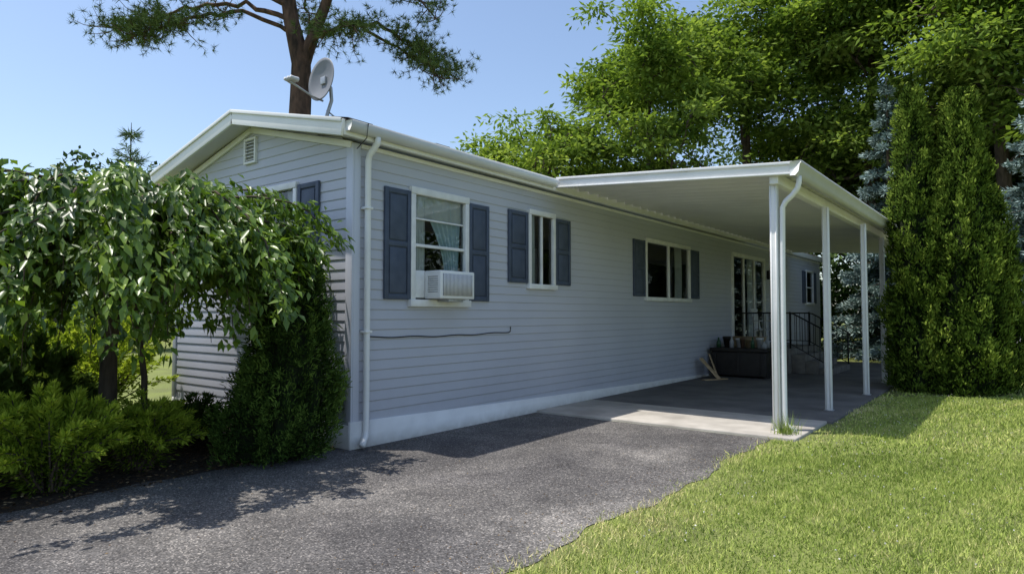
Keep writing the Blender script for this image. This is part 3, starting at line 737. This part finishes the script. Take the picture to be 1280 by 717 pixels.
M_arb = leafmat('arborvitae_spray', [(0, (0.014,0.03,0.006)), (.5, (0.095,0.15,0.022)), (1, (0.27,0.345,0.055))], 0)
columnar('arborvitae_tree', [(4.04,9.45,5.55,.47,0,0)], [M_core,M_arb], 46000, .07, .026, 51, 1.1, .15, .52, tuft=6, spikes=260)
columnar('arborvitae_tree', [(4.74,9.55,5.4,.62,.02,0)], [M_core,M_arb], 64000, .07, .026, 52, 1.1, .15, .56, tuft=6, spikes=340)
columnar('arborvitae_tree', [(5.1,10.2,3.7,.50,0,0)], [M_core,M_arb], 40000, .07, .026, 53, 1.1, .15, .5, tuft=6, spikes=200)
M_das = leafmat('dwarf_spruce_needle', [(0, (0.016,0.03,0.009)), (.5, (0.05,0.09,0.018)), (1, (0.15,0.235,0.045))], 0)
columnar('dwarf_alberta_spruce', [(-.26,-.70,2.10,.56,.20,.12)], [M_core,M_das], 66000, .042, .011, 54, .5, .15, .74, tuft=6, fz=4, spikes=210)

def shrub(name, blobs, mats, n, ln, wd, seed):
    global rng; rng = np.random.default_rng(seed); g = Geo()
    for (x, y, R, H) in blobs:
        nb = 70
        for i in range(nb):
            a = rng.uniform(0, 6.283); q = rng.random()**.5
            tip = np.array([x+R*q*math.cos(a), y+R*q*math.sin(a), H*(1-.55*q*q)*rng.uniform(.75, 1.1)])
            B = arc((x+.1*math.cos(a), y+.1*math.sin(a), .02), tip, .12, 6, .01)
            g.tube(B, np.linspace(.012, .003, 6), 4)
            k = n//nb; s = rng.random(k)**.6*5
            i0 = np.minimum(s.astype(int), 4); fr = (s-i0)[:, None]
            Q = B[i0]*(1-fr)+B[i0+1]*fr
            ax = unit(B[-1]-B[2])
            sp = rn(k, 1.0); L = (.16*(1-s/5.6))[:, None]
            P = Q+unit(sp)*L*rng.random((k, 1))
            D = unit(sp)*.8+ax*1.0+[0, 0, -.1]
            g.leaves(P, D, rn(k, .6)+[0, 0, 1], ln*rng.uniform(.6, 1.3, k), wd, 1, np.clip(.1+.13*s+rng.normal(size=k)*.14, 0, 1))
    return g.build(name, mats)
M_gold = leafmat('gold_cypress', [(0, (0.05,0.09,0.014)), (.5, (0.27,0.37,0.045)), (1, (0.55,0.62,0.09))], .4)
shrub('golden_cypress_shrub', [(-.62,-2.45,.72,.80),(-.80,-3.1,.75,.92)], [M_bark,M_gold], 19000, .055, .016, 61)
shrub('golden_cypress_shrub', [(-.85,-1.70,.60,.66)], [M_bark,M_gold], 14000, .05, .014, 62)
M_lime = leafmat('lime_shrub_leaf', [(0, (0.08,0.13,0.015)), (.5, (0.24,0.32,0.04)), (1, (0.42,0.48,0.08))], .45)
shrub('spirea_shrub', [(-4.2,-.9,1.0,1.45),(-5.0,-1.8,.9,1.3)], [M_bark,M_lime], 14000, .06, .03, 63)
shrub('juniper_shrub', [(-1.7,-.75,.55,.5)], [M_bark,M_das], 9000, .05, .014, 64)
shrub('laurel_shrub', [(-2.6,-3.0,1.0,1.35),(-3.6,-2.9,1.0,1.4),(-1.9,-3.6,.9,1.4),(-2.9,-2.0,.8,1.1)], [M_bark,M_mapl], 13000, .10, .055, 65)

# weeping cherry
rng = np.random.default_rng(71)
g = Geo(); bx, by = -1.45, -1.75; top = np.array([-1.28, -1.65, 2.22])
g.tube([(bx,by,0),(bx+.03,by,.5),(bx-.02,by+.02,1.1),(bx+.06,by+.05,1.7),top], [.10,.08,.07,.065,.055], 10)
g.tube([(bx+.35,by+.2,0),(bx+.33,by+.2,.8),(bx+.2,by+.15,1.5),top], [.03,.028,.024,.02], 8)
nb = 235
for i in range(nb):
    a = i*2.39996+rng.normal()*.15; R = 1.84*rng.uniform(.36, 1.05)*(1+.10*math.sin(a*3+1))*(1+.20*max(0, math.cos(a+math.radians(58))))
    zt = rng.uniform(.0, .42); end = rng.uniform(.35, 1.2) if R > 1.0 else rng.uniform(.1, .7)
    if math.cos(a-math.radians(250)) > .2: end += rng.uniform(.1, .5)
    t = np.linspace(0, 1, 14)
    rr = R*(1-(1-t)**1.7); zz = top[2]+zt*np.sin(np.clip(t*1.5, 0, 1)*math.pi*.62)*1.15-end*t**2.6
    aa = a+.25*t*rng.normal()
    B = np.c_[top[0]+rr*np.cos(aa), np.minimum(top[1]+rr*np.sin(aa), -.12), zz]+rng.normal(size=(14, 3))*.012
    g.tube(B, np.linspace(.018, .003, 14), 5)
    k = int(125*R); tone = rng.normal()*.12
    s = (rng.random(k)*.82+.18)*13; i0 = np.minimum(s.astype(int), 12); fr = (s-i0)[:, None]
    Q = B[i0]*(1-fr)+B[i0+1]*fr
    o = np.c_[np.cos(aa[i0]), np.sin(aa[i0]), np.zeros(k)]
    P = Q+rn(k, 1)*[.06, .05, .05]
    D = o*.6*[1, .6, 1]+rn(k, .38)+[0, 0, -.6]
    N = rn(k, .4)+[0, 0, 1]+o*.5
    g.leaves(P, D, N, rng.uniform(.07, .14, k), rng.uniform(.034, .060, k), 1, np.clip(.45+tone+rng.normal(size=k)*.18, 0, 1), fold=.16)
M_ch = leafmat('cherry_leaf', [(0, (0.035,0.075,0.012)), (.5, (0.125,0.215,0.028)), (1, (0.29,0.40,0.06))], .30, .35, .5)
g.build('weeping_cherry_tree', [M_bark, M_ch])

# big pine behind the house
rng = np.random.default_rng(81)
g = Geo(); B0 = np.array([-6.4, 3.67, 0]); r_ = np.array([.791,.611,0]); d_ = np.array([-.611,.791,0])
def pp(l, z, dd=0): return B0+r_*l+d_*dd+np.array([0,0,z])
g.tube([pp(0,0),pp(.05,2),pp(-.05,4),pp(.02,6),pp(.02,6.7),pp(-.2,7.6),pp(-.35,8.6),pp(-.4,10),pp(-.3,12),pp(0,14)], [.32,.28,.25,.22,.20,.16,.14,.12,.08,.03], 12)
g.tube([pp(.02,6.5),pp(.2,7.1),pp(.5,7.9),pp(.9,9.2),pp(1.2,12)], [.15,.13,.11,.08,.03], 9)
limbs = []
def limb(pts, r0):
    P = np.array(pts); t = np.linspace(0, len(P)-1, 4*len(P))
    i = np.minimum(t.astype(int), len(P)-2); f = (t-i)[:, None]
    Q = P[i]*(1-f)+P[i+1]*f + rng.normal(size=(len(t), 3))*.035
    g.tube(Q, np.linspace(r0, .012, len(Q)), 6); limbs.append(Q)
limb([pp(.3,7.3),pp(1.1,7.65,.2),pp(1.8,7.6,.3),pp(2.6,6.95,.3),pp(3.05,6.45,.2)], .06)
limb([pp(.5,8.0),pp(1.3,8.3,-.4),pp(2.1,8.1,-.5),pp(2.9,7.5,-.4)], .06)
limb([pp(1.1,7.6),pp(1.8,7.3,.5),pp(2.5,7.1,.9),pp(3.1,6.9,1.1)], .035)
limb([pp(.05,7.0),pp(.7,7.2,-.5),pp(1.3,7.1,-.9)], .035)
limb([pp(-.1,7.5),pp(-1.2,8.1,.2),pp(-2.3,8.1,.3),pp(-3.4,7.8,.3),pp(-4.2,7.6,.2)], .06)
limb([pp(-.1,7.3),pp(-1.0,7.6,-.5),pp(-1.9,7.4,-.7),pp(-2.6,7.1,-.8),pp(-3.0,6.95,-.9)], .05)
limb([pp(-.2,7.9),pp(-1.6,8.4,-.6),pp(-3.0,8.2,-.9),pp(-4.2,8.0,-1)], .06)
for i in range(26):
    a = i*2.4; z = 8.6+i*.2; L = (3.8-(z-8.4)*.42)*rng.uniform(.8, 1.1)
    st0 = pp(-.3, z); o = np.array([math.cos(a), math.sin(a), 0])
    limb([st0, st0+o*L*.5+[0,0,.35], st0+o*L+[0,0,.2]], .05)
TP = []; TD = []
for Q in limbs:
    m = len(Q)
    for _ in range(int(m*2.6)):
        i = int(m*(.35+.65*rng.random()**.7)); i = min(i, m-1)
        dirn = unit(rng.normal(size=3)*[1,1,.5]+[0,0,.15]); L = rng.uniform(.25, .7)
        e = Q[i]+dirn*L
        g.tube(arc(Q[i], e, -.05, 4, .02), [.012,.01,.007,.004], 4)
        for s in range(8):
            TP.append(Q[i]+dirn*L*rng.uniform(.35, 1.05)+rng.normal(size=3)*[.13,.13,.06]); TD.append(dirn*.7+np.array([0,0,.6])+rng.normal(size=3)*.4)
TP = np.array(TP); TD = unit(np.array(TD)); k = len(TP); per = 18
P = np.repeat(TP, per, 0); D = np.repeat(TD, per, 0)*.55+unit(rn(k*per))
g.needles(P, D, rng.uniform(.09, .16, k*per), .012, 1, np.clip(.45+np.repeat(rng.normal(size=k)*.18, per)+rng.normal(size=k*per)*.1, 0, 1))
M_pn = leafmat('pine_needle', [(0, (0.04,0.07,0.022)), (.5, (0.12,0.175,0.055)), (1, (0.22,0.29,0.11))], 0)
g.build('pine_tree', [M_pbark, M_pn])
print('done')
